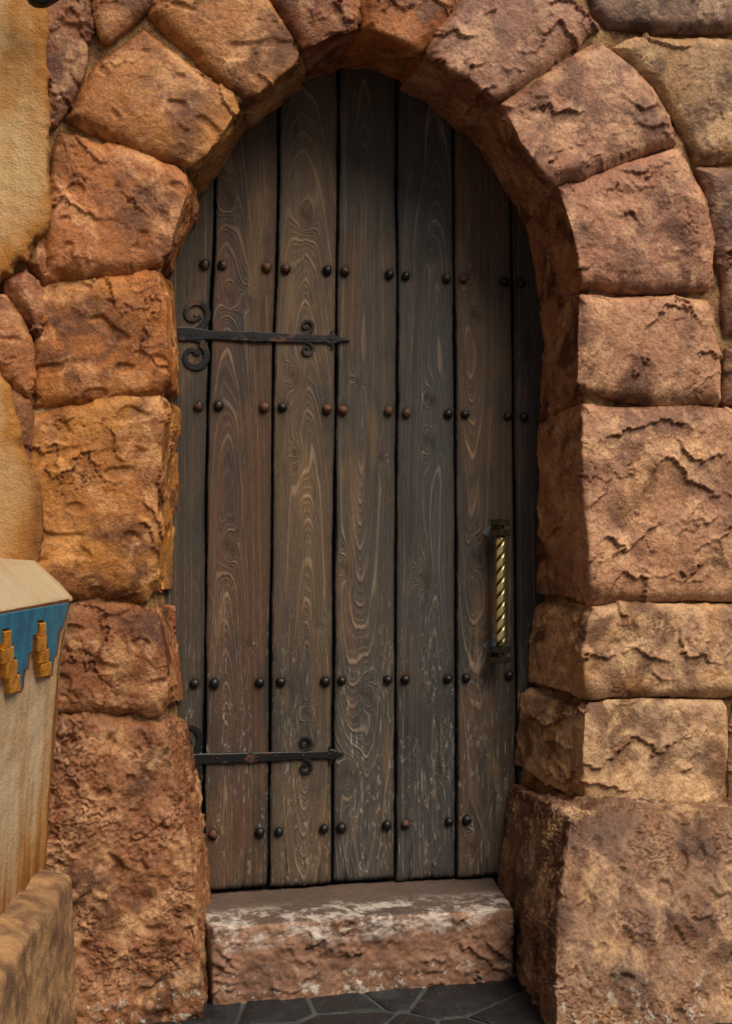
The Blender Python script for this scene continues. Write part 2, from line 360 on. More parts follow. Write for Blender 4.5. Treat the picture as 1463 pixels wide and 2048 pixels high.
# ------------------------------------------------------------------ stones
OPEN_C = at_y(712, 1000, -0.12)
VOX = 0.0029
def ledge(q, m, amp, lip, tail, crack):
    f = q-np.floor(q)
    h = np.where(f < lip, f/lip, np.exp(-(f-lip)/tail))
    c = np.exp(-((f-0.004)/(lip*0.8))**2) + np.exp(-((f-1.0)/(lip*0.8))**2)
    return m*(amp*h - crack*c), m*np.exp(-(np.minimum(f, 1-f)/(lip*2.2))**2)
def stone_skin(V, E, Q, style, seed, it, outline, closed, yfun, inner=None):
    V = relax(V, E, it+1)
    N, fn = vnormals(V, Q)
    S = np.array([seed*3.71, seed*1.93, seed*5.17])
    P = V + S
    d = np.zeros(len(V)); scarp = np.zeros(len(V))
    pts = np.array([(q[0], q[2]) for q in outline]); dist = np.full(len(V), 9.0); X2 = V[:, [0, 2]]
    for i in range(len(pts) if closed else len(pts)-1):
        a, b = pts[i], pts[(i+1) % len(pts)]; ab = b-a
        h = np.clip(((X2-a)@ab)/max(ab@ab, 1e-9), 0, 1); dist = np.minimum(dist, np.hypot(*(X2-a-h[:, None]*ab).T))
    wob = 1 + 0.4*pn(P*6.0+77)
    if inner is not None:     # rounded joints on the reveal as well
        dA = np.full(len(V), 9.0)
        for q in inner: dA = np.minimum(dA, np.hypot(X2[:, 0]-q[0], X2[:, 1]-q[2]))
        dA = np.maximum(0, dA-0.02)
        to = OPEN_C - V; to[:, 1] = 0; to /= np.linalg.norm(to, axis=1)[:, None]
        V = V - to*(0.009*wob*np.exp(-(dist/0.014)**1.3)*sst(0.05, 0.01, dA))[:, None]
        N, _f = vnormals(V, Q)
    Vy = sst(0.085, 0.02, V[:, 1]-yfun(V))*wob*(0.016*np.exp(-(dist/0.013)**1.5) + 0.007*np.exp(-dist/0.05))
    if style == 'split':
        d += 0.011*fbm(P*4.0, 2)
        warp = 1.9*fbm(P*np.array([4.6, 4.6, 4.0]), 2) + 0.30*fbm(P*26, 4, .6)
        q = P[:, 2]*12.0 + P[:, 0]*(2.5 if seed % 2 else -3.0) + warp
        msk = sst(0.06, 0.34, pn(P*6.0 + 9.1 + np.floor(q)[:, None]*3.3))
        a, scarp = ledge(q, msk, 0.0100, 0.035, 0.30, 0.0045); d += a
        q2 = P[:, 2]*24.0 - P[:, 0]*7 + 1.9*fbm(P*7+40, 2) + 0.5*fbm(P*40, 3, .6)
        m2 = sst(0.22, 0.55, pn(P*9.0+3.3+np.floor(q2)[:, None]*1.7))
        a, sc2 = ledge(q2, m2, 0.0048, 0.06, 0.30, 0.0022); d += a
        scarp = np.maximum(scarp, 0.7*sc2)
        d += 0.0016*fbm(P*30, 5, 0.66)
    elif style == 'pitted':
        d += 0.011*fbm(P*4, 2)
        n = fbm(P*np.array([15., 15., 12.]), 6, 0.66); d += 0.0065*n
        r = 1-np.abs(fbm(P*21+5, 3)); d += 0.0045*(r-0.7)
        q = P[:, 2]*26 + P[:, 0]*8 + 3.0*fbm(P*12+3, 4, .6)
        a, scarp = ledge(q, sst(-.05, .3, pn(P*10+2.2)), 0.006, 0.07, 0.25, 0.002); d += a
        pit = sst(0.30, 0.50, pn(P*24+31)); d -= 0.008*pit
        scarp = np.maximum(scarp, 0.6*sst(0.2, 0.7, -n))
    else:
        d += 0.013*fbm(P*4.0, 2)
        warp = 1.8*fbm(P*4.5, 2) + 0.28*fbm(P*26, 4, .6)
        q = P[:, 2]*8.0 + P[:, 0]*5.0 + warp
        msk = sst(0.04, 0.34, pn(P*7.0+2.2+np.floor(q)[:, None]*5.1))
        a, scarp = ledge(q, msk, 0.0080, 0.022, 0.14, 0.0045); d += a
        q2 = P[:, 2]*19.0 - P[:, 0]*9 + 1.8*fbm(P*7+40, 2) + 0.5*fbm(P*40, 3, .6)
        m2 = sst(0.18, 0.45, pn(P*9.0+13.3+np.floor(q2)[:, None]*1.7))
        a, sc2 = ledge(q2, m2, 0.0045, 0.05, 0.25, 0.0022); d += a
        scarp = np.maximum(scarp, 0.6*sc2)
        pit = sst(0.30, 0.46, pn(P*np.array([15., 15, 24])+7)); d -= 0.0060*pit
        d += 0.0015*fbm(P*30, 5, 0.66)
    V = V + N*d[:, None]; V[:, 1] += Vy
    return V, scarp, fn

def resample(pts, n):
    pts = np.array(pts, float); s = np.r_[0, np.cumsum(np.linalg.norm(np.diff(pts, axis=0), axis=1))]
    t = np.linspace(0, s[-1], n); return np.stack([np.interp(t, s, pts[:, k]) for k in range(pts.shape[1])], 1)
def prism(front, back):
    n = len(front); V = list(front) + list(back)
    F = [list(range(n))[::-1], list(range(n, 2*n))] + [[i, (i+1) % n, n+(i+1) % n, n+i] for i in range(n)]
    return V, F
def area2(poly): 
    p = np.array(poly); x, y = p[:, 0], p[:, 1]; return np.sum(x*np.roll(y, -1)-np.roll(x, -1)*y)

wall = empty('stone_wall', (0.68, -0.12, 0), 'wall of big rough red-brown sandstone blocks with a pointed arch round the wooden door', 'wall')
def make_stone(name, outer, arris, back, ys, style, col, seed, it=5, ochre=0.0, ybehind=-0.004):
    """outer: front outline from the end of the arris round to its start; arris/back: the edge on the opening, and where the reveal meets the door"""
    y0, y1 = ys
    pys = [p[1] for p in outer+arris]; a, b = min(pys), max(pys)
    yf = lambda p: y0 + (y1-y0)*(p[1]-a)/(b-a)
    if arris:
        A = resample(arris, 6); B = resample(back, 6); B = B + (B.mean(0)-B)*0.07; A = A + (A.mean(0)-A)*0.025
        fr = [at_y(p[0], p[1], yf(p)) for p in A] + [at_y(p[0], p[1], yf(p)) for p in outer]
        bk = [at_y(p[0], p[1], ybehind) for p in B]
        # the rest goes straight back, but the points next to the reveal follow it
        bk += [np.array([q[0], ybehind, q[2]]) for q in fr[6:]]
    else:
        fr = [at_y(p[0], p[1], yf(p)) for p in outer]; cx = sum(fr)/len(fr); fr = [q + (q-cx)*np.array([1, 0, 1])/np.linalg.norm(q-cx)*0.005 for q in fr]
        bk = [np.array([q[0], q[1]+0.12, q[2]]) for q in fr]
    if arris:      # let the blocks grow a little so that the joints stay tight
        cx = sum(fr)/len(fr)
        for L_ in (fr, bk):
            for i_ in range(6 if L_ is fr else 6, len(L_)):
                v_ = L_[i_]-cx; v_[1] = 0; L_[i_] = L_[i_] + v_/np.linalg.norm(v_)*0.009
    outl = (fr[5:] + [fr[0]]) if arris else fr
    V, F = prism(fr, bk)
    V, E, Q = remesh(V, F, VOX)
    V, sc, fn = stone_skin(V, E, Q, style, seed, it, outl, not arris, lambda q: np.interp(q[:, 2], [min(p[2] for p in fr), max(p[2] for p in fr)], [y1, y0]), np.concatenate([resample([fr[k_]*(1-u)+bk[k_]*u for k_ in range(6)], 30) for u in (0, .33, .66, 1)]) if arris else None)
    C = V[Q].mean(1); yfront = min(y0, y1)
    to = OPEN_C - C; to[:, 1] = 0; to /= np.linalg.norm(to, axis=1)[:, None]
    keep = (fn[:, 1] < 0.6) & ((C[:, 1] < max(y0, y1)+0.075) | ((fn*to).sum(1) > 0.15) | ((C[:, 2] < OPEN_C[2]-0.2) & (fn[:, 2] > .5)))
    V, Q, sc = compact(V, Q, keep, sc)
    me = mesh_np(name, V - np.array(wall.location), Q); attr(me, 'scarp', sc)
    if seed in (10,11,12,13,14,20,21,22,23): col = (col[0]*0.95, col[1]*1.07, col[2]*1.34)
    if seed == 17: col = (col[0]*0.62, col[1]*0.68, col[2]*0.76)
    if seed == 1: col = (col[0]*0.72, col[1]*0.74, col[2]*0.80)
    if seed <= 9 and seed not in (1,): col = (col[0]*0.97, col[1]*0.92, col[2]*0.72)
    if seed in (3,4): col = (col[0]*1.0, col[1]*1.05, col[2]*0.9)
    if seed in (6,7): col = (col[0]*0.92, col[1]*0.88, col[2]*0.92)
    if seed in (15,16,17,24): col = (col[0]*0.95, col[1]*1.07, col[2]*1.34)
    o = link(name, me, M_STONE, wall); o.color = tuple(col) + (1,); o['ochre'] = float(ochre)
    return o

OR = (0.36, 0.150, 0.060); BR = (0.30, 0.130, 0.062); PK = (0.42, 0.215, 0.125); TN = (0.50, 0.330, 0.190)
RD = (0.30, 0.115, 0.065); OT = (0.44, 0.230, 0.105); DK = (0.20, 0.085, 0.045); PU = (0.30, 0.155, 0.105)
STONES = [
 # outer(from arris end round to arris start), arris, back, (y top, y bottom), style, colour, seed, smoothing, ochre
 ('arch_stone', [(400,2090),(60,2090),(60,1443),(200,1438)], [(322,1430),(345,1510),(361,1586),(384,1748),(398,1900),(407,2090)], [(371,1416),(389,1517),(412,1655),(424,1794),(423,1900),(421,2060)], (-.25,-.31), 'pitted', (0.367,0.153,0.059), 1, 5, 0.1),
 ('arch_stone', [(325,1419),(200,1428),(70,1430),(70,1214),(200,1211)], [(316,1211),(322,1250),(331,1340),(334,1412)], [(347,1208),(356,1270),(366,1350),(368,1410)], (-.25,-.25), 'smooth', (0.292,0.112,0.046), 2, 6, 0.0),
 ('arch_stone', [(300,1195),(139,1194),(50,1196),(50,836),(150,815),(250,797)], [(328,788),(324,921),(315,1049),(312,1188)], [(363,812),(361,903),(353,1013),(346,1196)], (-.25,-.25), 'smooth', (0.410,0.163,0.052), 3, 6, 1.0),
 ('arch_stone', [(325,785),(200,796),(68,812),(70,680),(72,562),(200,549)], [(318,537),(331,565),(335,647),(338,734),(337,778)], [(343,552),(353,647),(361,740),(364,802)], (-.25,-.25), 'smooth', (0.410,0.144,0.041), 4, 6, 0.45),
 ('arch_stone', [(330,532),(250,538),(90,550),(98,425),(104,292),(122,256),(245,292),(350,333)], [(383,351),(370,410),(352,470),(341,525)], [(396,390),(390,430),(362,500),(345,549)], (-.25,-.25), 'smooth', (0.400,0.153,0.056), 5, 6, 0.25),
 ('arch_stone', [(380,333),(345,320),(240,276),(134,232),(196,122),(292,50),(330,80),(470,188)], [(484,213),(440,275),(391,336)], [(492,262),(445,330),(398,386)], (-.25,-.25), 'smooth', (0.454,0.205,0.074), 6, 6, 0.6),
 ('arch_stone', [(493,198),(440,152),(370,87),(308,22),(345,-170),(440,-170),(510,-60),(548,2),(580,58)], [(605,104),(595,122),(550,162),(503,200)], [(607,172),(580,196),(550,218),(497,260)], (-.25,-.25), 'smooth', (0.475,0.223,0.089), 7, 6, 0.3),
 ('arch_stone', [(608,96),(587,52),(553,-4),(530,-60),(530,-170),(722,-170),(722,-60)], [(721,52),(665,72),(614,100)], [(722,128),(665,146),(613,168)], (-.25,-.25), 'smooth', (0.367,0.126,0.056), 8, 6, 0.1),
 ('arch_stone', [(736,52),(735,-60),(735,-170),(965,-170),(927,-60),(903,5),(873,57)], [(845,97),(790,72),(738,55)], [(836,188),(785,160),(729,131)], (-.25,-.25), 'smooth', (0.432,0.153,0.052), 9, 6, 0.3),
 ('arch_stone', [(863,103),(882,60),(930,-10),(980,-100),(1020,-170),(1090,-170),(1130,-60),(1158,0),(1198,48),(1110,117),(1020,190)], [(1001,203),(940,158),(864,110)], [(957,303),(900,250),(838,198)], (-.25,-.25), 'split', (0.335,0.140,0.078), 10, 6, 0.15),
 ('arch_stone', [(1016,209),(1100,147),(1203,77),(1228,96),(1270,130),(1306,175),(1335,225),(1357,279),(1240,315)], [(1108,364),(1070,322),(1034,276),(1015,218)], [(1050,458),(1010,382),(985,345),(960,308)], (-.25,-.26), 'split', (0.432,0.186,0.092), 11, 5, 0.1),
 ('arch_stone', [(1122,374),(1240,328),(1362,292),(1384,324),(1416,402),(1431,480),(1431,558),(1423,574),(1300,577)], [(1168,576),(1152,500),(1134,430),(1117,380)], [(1090,668),(1080,610),(1070,548),(1052,464)], (-.26,-.26), 'split', (0.432,0.177,0.085), 12, 5, 0.0),
 ('arch_stone', [(1165,590),(1300,592),(1418,594),(1436,612),(1441,683),(1443,798),(1300,800)], [(1156,790),(1152,700),(1157,600)], [(1074,846),(1083,756),(1090,682)], (-.26,-.26), 'split', (0.464,0.209,0.096), 13, 5, 0.1),
 ('arch_stone', [(1170,812),(1300,815),(1452,820),(1640,822),(1640,1195),(1300,1196),(1190,1198)], [(1184,1196),(1182,1100),(1168,1020),(1164,903),(1165,815)], [(1073,1196),(1075,1050),(1073,903),(1074,856)], (-.26,-.26), 'split', (0.508,0.237,0.111), 14, 5, 0.25),
 ('arch_stone', [(1186,1212),(1640,1208),(1640,1388),(1300,1388),(1190,1389)], [(1175,1388),(1166,1320),(1172,1260),(1181,1215)], [(1052,1370),(1060,1303),(1074,1214)], (-.265,-.265), 'split', (0.562,0.307,0.141), 15, 5, 0.4),
 ('arch_stone', [(1185,1404),(1300,1403),(1450,1402),(1460,1420),(1456,1490),(1446,1616),(1300,1620),(1190,1619)], [(1172,1616),(1164,1510),(1170,1408)], [(1031,1531),(1037,1448),(1047,1384)], (-.27,-.27), 'split', (0.562,0.326,0.155), 16, 5, 0.2),
 ('arch_stone', [(1150,1641),(1300,1637),(1640,1630),(1640,2100),(1125,2100)], [(1112,2100),(1108,1945),(1116,1821),(1129,1738),(1141,1650)], [(985,2040),(987,1900),(994,1750),(1004,1655),(1026,1546)], (-.40,-.61), 'pitted', (0.432,0.205,0.092), 17, 5, 0.15),
 # the field of the wall
 ('wall_stone', [(40,-150),(165,-150),(178,40),(175,120),(150,183),(112,243),(40,262)], [], [], (-.262,-.262), 'smooth', (0.281,0.102,0.046), 18, 6, 0),
 ('wall_stone', [(190,-150),(188,20),(203,70),(222,78),(262,44),(300,8),(330,-40),(345,-150)], [], [], (-.262,-.262), 'smooth', (0.324,0.121,0.046), 19, 6, 0.2),
 ('wall_stone', [(1160,-150),(1195,15),(1226,48),(1340,54),(1640,58),(1640,-150)], [], [], (-.256,-.256), 'split', (0.216,0.107,0.059), 20, 6, 0),
 ('wall_stone', [(1232,88),(1265,72),(1370,70),(1640,75),(1640,316),(1402,316),(1372,250),(1322,170)], [], [], (-.256,-.256), 'split', (0.432,0.228,0.092), 21, 5, 0.6),
 ('wall_stone', [(1405,334),(1640,330),(1640,662),(1460,662),(1454,560),(1434,440),(1414,352)], [], [], (-.256,-.256), 'split', (0.367,0.167,0.085), 22, 5, 0),
 ('wall_stone', [(1462,690),(1640,684),(1640,806),(1458,804)], [], [], (-.256,-.256), 'split', (0.367,0.167,0.085), 23, 5, 0),
 ('wall_stone', [(1474,1406),(1640,1402),(1640,1616),(1464,1616)], [], [], (-.25,-.25), 'split', (0.497,0.279,0.133), 24, 5, 0),
 ('wall_stone', [(58,472),(84,452),(94,445),(92,548),(80,551),(60,520)], [], [], (-.262,-.262), 'smooth', (0.281,0.102,0.033), 25, 5, 0.3),
 ('wall_stone', [(8,552),(50,534),(72,548),(78,580),(77,645),(70,655),(45,618),(14,580)], [], [], (-.264,-.264), 'smooth', (0.292,0.098,0.041), 26, 5, 0),
 ('wall_stone', [(-60,592),(10,590),(28,612),(48,650),(61,690),(64,740),(57,790),(30,778),(-60,700)], [], [], (-.262,-.262), 'smooth', (0.346,0.135,0.048), 27, 4, 0.3),
 ('wall_stone', [(-30,768),(28,787),(57,802),(64,835),(66,920),(84,1110),(10,1110),(-30,900)], [], [], (-.262,-.262), 'smooth', (0.324,0.116,0.044), 28, 4, 0.2),
]
ring_px, back_px = [], []
for k_, (nm, outer, arris, back, ys, st, col, seed, it, och) in enumerate(STONES):
    make_stone(nm, outer, arris, back, ys, st, col, seed, it, och)

# mortar bed: a lining of the opening that turns out onto the front of the wall
AR = [(407,2090),(384,1748),(345,1510),(325,1425),(316,1211),(312,1188),(315,1049),(328,788),(337,778),(331,565),(341,525),(370,410),(391,336),(440,275),(484,213),(503,200),(595,122),(614,100),(665,72),(721,54),
      (790,72),(845,97),(864,110),(940,158),(1001,203),(1034,276),(1108,364),(1134,430),(1168,576),(1157,600),(1152,700),(1156,790),(1165,815),(1168,1020),(1184,1196),(1172,1260),(1175,1388),(1164,1510),(1172,1616),(1170,1700),(1175,2090)]
BR_ = [(421,2060),(424,1794),(389,1517),(371,1416),(347,1208),(346,1196),(353,1013),(363,812),(364,802),(343,552),(345,549),(390,430),(398,386),(445,330),(492,262),(497,260),(607,172),(613,168),(665,146),(725,129),
      (785,160),(836,188),(838,198),(900,250),(957,303),(985,345),(1050,458),(1070,548),(1090,668),(1090,682),(1083,756),(1074,846),(1074,856),(1075,1050),(1073,1196),(1060,1303),(1052,1370),(1037,1448),(1031,1531),(1004,1655),(985,2040)]
A3 = resample(np.array([at_y(p[0], p[1], -0.236) for p in AR]), 560)
B3 = np.array([at_y(p[0], p[1], -0.003) for p in BR_])
sA = np.array([at_y(p[0], p[1], -0.236) for p in AR]); cum = np.r_[0, np.cumsum(np.linalg.norm(np.diff(sA, axis=0), axis=1))]
tt = np.linspace(0, cum[-1], 560); B3 = np.stack([np.interp(tt, cum, B3[:, k]) for k in range(3)], 1)
tan_ = np.gradient(A3, axis=0); nrm = np.stack([-tan_[:, 2], np.zeros(560), tan_[:, 0]], 1); nrm /= np.linalg.norm(nrm, axis=1)[:, None]
ker = np.ones(15)/15
nrm = np.stack([np.convolve(np.pad(nrm[:, k], 7, mode='edge'), ker, 'valid') for k in range(3)], 1)
nrm /= np.linalg.norm(nrm, axis=1)[:, None]
rows = []
ofs = (0.016 + 0.05*(np.arange(560) > 528))[:, None]
Ao = A3 + nrm*ofs; Ao[:, 1] = -0.2205; Bo = B3 + nrm*(ofs+.004); Bo[:, 1] = 0.0
for s in np.linspace(0, 1, 44): rows.append(Bo*(1-s) + Ao*s)
for s in np.r_[np.linspace(0.006, 0.45, 86), 0.6, 0.9, 1.4, 2.2]:
    q = Ao + (A3 - OPEN_C)/np.linalg.norm(A3-OPEN_C, axis=1)[:, None]*s; q[:, 1] = -0.2205; rows.append(q)
V = np.concatenate(rows); Q = grid_faces(560, len(rows))
N, _ = vnormals(V, Q)
if N[560*80, 1] > 0: Q = Q[:, ::-1]; N = -N
V = V + N*(0.005*fbm(V*9, 3) + 0.003*fbm(V*45, 4, 0.65))[:, None]
V[:, 2] = np.maximum(V[:, 2], -0.05)
me = mesh_np('mortar', V - np.array(wall.location), Q); link('mortar', me, M_MORTAR, wall)

# ------------------------------------------------------------------ the door
door = empty('arched_door', tuple(at_y(712, 1770, 0.0)), 'weathered dark plank door with pointed top, iron nails and strap hinges under the stone arch', 'door')
D0 = np.array(door.location)
GAPS = [
 [(300,100),(300,1800)],
 [(433,250),(430,400),(428,500),(422,600),(419,700),(416,800),(413,1000),(412,1200),(410,1400),(408,1550),(406,1800)],
 [(558,140),(556,400),(552,560),(549,650),(546,800),(545,1000),(542,1200),(540,1400),(538,1600),(537,1790)],
 [(677,100),(676,400),(673,550),(672,800),(669,1000),(668,1200),(667,1400),(665,1600),(665,1780)],
 [(793,100),(793,400),(795,600),(794,800),(792,1000),(792,1200),(791,1400),(791,1780)],
 [(905,200),(907,400),(908,560),(911,800),(911,1000),(911,1200),(912,1400),(912,1780)],
 [(1021,400),(1024,600),(1026,800),(1028,1000),(1030,1200),(1032,1400),(1034,1780)],
 [(1140,400),(1140,1780)]]
BOT = [1782, 1778, 1771, 1762, 1759, 1752, 1750]
gw = [np.array([at_y(x, y, 0.0) for x, y in g]) for g in GAPS]
def gx(i, z):
    g = gw[i]; o = np.argsort(g[:, 2]); return np.interp(z, g[o, 2], g[o, 0])
bk = np.array([at_y(x, y, 0.0) for x, y in BR_ if y < 560]); bo = np.argsort(bk[:, 0])
def ztop(x): return np.interp(x, bk[bo, 0], bk[bo, 2]) + 0.045
KN = [  # knots (px, py, rings, size)
 (455,392,4,1.0),(458,590,3.5,1.3),(460,1095,5,1.2),(500,1290,2,1),(611,432,5,1.2),(584,748,4.5,1.6),(615,1428,4,1.0),(590,900,2,1.4),(720,330,-4,1.4),(713,760,3,1.2),
 (765,917,3,.8),(688,1135,4,1.0),(700,1548,7,1.6),(735,1390,4,1.6),(858,797,5,1.0),(860,882,5,1.2),(842,1152,5,1.6),(884,1545,4,1.0),(830,330,3,1.2),(952,632,5,1.2),(953,1115,6,1.1),(940,590,2,1.0),
 (1052,690,6,1.2),(640,1250,3,.9),(940,1690,4,1.2),(500,600,-3,1.6),(860,500,-3,1.5)]
KW = [(at_y(a, b, 0.0), c, d) for a, b, c, d in KN]
NAILS = [(409,529,1),(444,530,1),(533,535,1),(571,538,1),(654,541,0),(689,543,1),(778,549,0),(811,552,0),(892,557,1),(926,558,1),(1008,564,0),(1040,566,0),
 (397,812,1),(437,811,1),(528,815,1),(564,815,0),(653,819,1),(685,821,1),(777,822,1),(812,826,1),(895,828,0),(929,829,0),(1014,833,0),(1046,835,0),
 (389,1367,1),(428,1367,0),(519,1365,0),(561,1364,0),(650,1363,0),(683,1362,0),(775,1360,0),(810,1359,0),(895,1358,0),(931,1356,0),(1017,1351,0),
 (426,1669,1),(519,1665,0),(557,1664,0),(647,1658,0),(682,1656,0),(773,1651,0),(810,1649,1),(897,1644,0),(932,1640,0)]
PL = [  # u0 (fraction across), pith depth, slope, rings per metre, tint
 (-0.6, 0.05, 0.02, 170, (0.080, 0.066, 0.052)), (0.25, 0.045, 0.050, 190, (0.125, 0.072, 0.048)), (0.50, 0.030, 0.085, 150, (0.130, 0.096, 0.066)),
 (0.40, 0.030, -0.070, 140, (0.086, 0.077, 0.068)), (0.62, 0.026, 0.055, 150, (0.064, 0.067, 0.070)), (0.30, 0.050, -0.045, 180, (0.115, 0.080, 0.056)), (1.6, 0.05, 0.03, 160, (0.040, 0.041, 0.046))]
rg = random.Random(3)
for i in range(7):
    nu, nv = 58, 500
    ins = np.linspace(0, 1, nu-6)
    ey = np.array([0.036, 0.007, 0.0022]); prof_y = np.r_[ey, 0.0006, np.zeros(nu-8), 0.0006, ey[::-1]]
    prof_d = np.r_[0, 0, 0.0008, ]                      # inward offsets at the rim
    zb = at_y(np.mean([GAPS[i][-1][0], GAPS[i+1][-1][0]]), BOT[i], 0.0)[2]
    V = np.zeros((nv, nu, 3))
    tv = np.r_[0, 0, np.linspace(0, 1, nv-3)[0:], 1][:nv]
    zl = np.linspace(0, 1, nv)
    zz = zb + zl*(2.3)
    xl = gx(i, zz) + 0.0036; xr = gx(i+1, zz) - 0.0036
    Pz = np.stack([np.full(nv, i*7.7), np.zeros(nv), zz], 1)
    xl = xl + 0.0022*fbm(Pz*4.0, 4, 0.6) + 0.0008*pn(Pz*60); xr = xr + 0.0022*fbm(Pz*4.0+50, 4, 0.6) + 0.0008*pn(Pz*60+9)
    # corner columns first to know the top of every column
    fr_u = np.r_[0, 0, 0.004, 0.012, np.linspace(0.03, 0.97, nu-8), 0.988, 0.996, 1, 1]
    xm0, xm1 = gx(i, 1.5), gx(i+1, 1.5)
    colx = xm0 + fr_u*(xm1-xm0)
    if i == 0: zt = np.full(nu, float(ztop(xm1)))*0 + ztop(colx)
    zt = ztop(colx)
    slit = np.zeros(nu)
    Pb = np.stack([colx*1.0, np.zeros(nu), np.full(nu, i*3.1)], 1)
    zbu = zb + 0.0035*fbm(Pb*22, 3) + 0.0015*pn(Pb*110)
    T = zl[:, None]
    Z = zbu[None, :]*(1-T) + zt[None, :]*T
    XL = np.interp(Z.ravel(), zz, xl).reshape(Z.shape); XR = np.interp(Z.ravel(), zz, xr).reshape(Z.shape)
    X = XL + (XR-XL)*fr_u[None, :]
    py_ = np.r_[0.036, 0.006, 0.0016, 0.0003, np.zeros(nu-8), 0.0003, 0.0016, 0.006, 0.036]
    Y = np.repeat(py_[None, :], nv, 0)
    P = np.stack([X.ravel()+i*2.0, np.zeros(X.size), Z.ravel()], 1)
    Y = Y + (0.0022*fbm(P*np.array([9., 1, 1.6]), 2)).reshape(X.shape) + (rg.random()-.5)*0.004
    Y = Y + (0.0006*fbm(P*np.array([90., 1, 5.]), 2)).reshape(X.shape)
    # splits running up from the bottom end
    for sx_, ln in {1: [(0.62, .10)], 2: [(0.24, .13), (.8, .05)], 3: [(0.2, .06), (.75, .09)], 4: [(0.22, .12), (.62, .05)], 5: [(.5, .05)]}.get(i, []):
        Y = Y + 0.009*np.exp(-((fr_u[None, :]-sx_-0.012*np.sin(Z*60))/0.014)**2)*sst(ln, ln*.4, Z-zb)
    Y[0, :] += 0.03; Y[1, :] += 0.004; Z[1, :] = Z[0, :] + 0.0005; Y[-1, :] += 0.03
    u0, d0, sl, fq, tint = PL[i]; fq *= 1.08; tint = (tint[0]*0.90, tint[1]*0.93, tint[2]*1.02)
    wdt = xm1-xm0; xc = xm0 + u0*wdt
    Pw = np.stack([np.full(Z.size, i*5.3), np.zeros(Z.size), Z.ravel()*1.1], 1)
    xc = xc + 0.016*pn(Pw*np.array([1, 1, .8])).reshape(Z.shape)
    dd = d0 + sl*(Z-1.0) + 0.026*pn(Pw*np.array([1, 1, 1.4])+31).reshape(Z.shape)
    ringv = fq*np.sqrt((X-xc)**2 + np.maximum(np.abs(dd), 0.004)**2)
    ringv = ringv + 0.32*np.sin(ringv*0.83+i) + 0.18*np.sin(ringv*2.1+2*i)
    ringv = ringv + (0.9*fbm(P*np.array([11., 1, 1.0]), 2)).reshape(Z.shape) + (0.22*pn(P*np.array([60., 1, 6.]))).reshape(Z.shape)
    kn = np.zeros(X.shape)
    for (kp, kr, ks) in KW:
        du = X-kp[0]; dv = Z-kp[2]
        if not (gx(i, kp[2]) < kp[0] < gx(i+1, kp[2])): continue
        sxx, szz = 0.009*ks, 0.016*ks
        r2 = (du/sxx)**2 + (dv/szz)**2
        ringv = ringv + kr*np.exp(-r2) + 0.35*kr*np.exp(-((du/(sxx*2.6))**2 + (dv/(szz*3.4))**2))
        kn = np.maximum(kn, np.exp(-r2*9.0))
    ns = np.zeros(X.shape)
    for (nx_, ny_, nk_) in NAILS:
        q_ = at_y(nx_, ny_, 0.0); du = X-q_[0]; dv = Z-q_[2]
        ns = np.maximum(ns, np.exp(-((du**2+dv**2)/0.0165**2)**1.5))
        ns = np.maximum(ns, 0.7*np.exp(-(du/0.008)**2)*sst(0.0, -.01, dv)*np.exp(np.minimum(0, dv)/0.030))
    ed = np.maximum(np.exp(-((X-XL)/0.006)**2), np.exp(-((XR-X)/0.006)**2))
    ed = np.maximum(ed, 0.9*np.exp(-((Z-zb)/0.02)**2))
    lowm = sst(1.05, 0.45, Z)
    V = np.stack([X, Y, Z], -1).reshape(-1, 3)
    Q = grid_faces(nu, nv)
    me = mesh_np('plank', V-D0, Q); attr(me, 'ring', ringv.ravel()+50); attr(me, 'edge', ed.ravel()); attr(me, 'knot', kn.ravel()); attr(me, 'nailmark', ns.ravel()); attr(me, 'low', lowm.ravel())
    o = link('plank', me, M_WOOD, door); o.color = tint + (1,)
# dark backing boards behind the gaps
def box_mesh(name, a, b, off):
    (x0, y0, z0), (x1, y1, z1) = a, b
    V = np.array([(x0,y0,z0),(x1,y0,z0),(x1,y1,z0),(x0,y1,z0),(x0,y0,z1),(x1,y0,z1),(x1,y1,z1),(x0,y1,z1)]) - off
    F = np.array([(0,3,2,1),(4,5,6,7),(0,1,5,4),(1,2,6,5),(2,3,7,6),(3,0,4,7)])
    return mesh_np(name, V, F, False)
x0 = gx(0, 1.0); x1 = gx(7, 1.0)
link('back_panel', box_mesh('back_panel', (x0, 0.042, 0.02), (x1, 0.09, 2.5), D0), M_DARK, door)

# nails: hand-forged faceted domes
def nail_mesh(kind):
    n = 9; V = []; r0 = 0.0118
    for (r, h) in ((1.0, 0.006), (1.0, -0.0015), (0.90, -0.0058), (0.66, -0.0092), (0.34, -0.0112)):
        for k in range(n):
            a = 2*pi*k/n + 0.2; w = 1 + 0.05*sin(3*a+kind) + 0.04*cos(2*a)
            V.append((r0*r*w*cos(a), h, r0*r*w*sin(a)))
    V.append((0.0006, -0.0122, 0.0004))
    F = [[i*n+k, i*n+(k+1) % n, (i+1)*n+(k+1) % n, (i+1)*n+k] for i in range(4) for k in range(n)]
    F += [[4*n+k, 4*n+(k+1) % n, 5*n] for k in range(n)]
    me = mesh_np('nail', V, F, True)
    me.materials.append(M_NAIL if kind else M_NAILD); return me
nmesh = {0: nail_mesh(0), 1: nail_mesh(1)}
for (x, y, k) in NAILS:
    o = link('nail', nmesh[k], None, door); p = at_y(x, y, 0.0)
    o.location = p - D0; o.rotation_euler = (rg.uniform(-.12, .12), rg.uniform(0, 6), rg.uniform(-.12, .12)); s = rg.uniform(.90, 1.10); o.scale = (s, s, s)

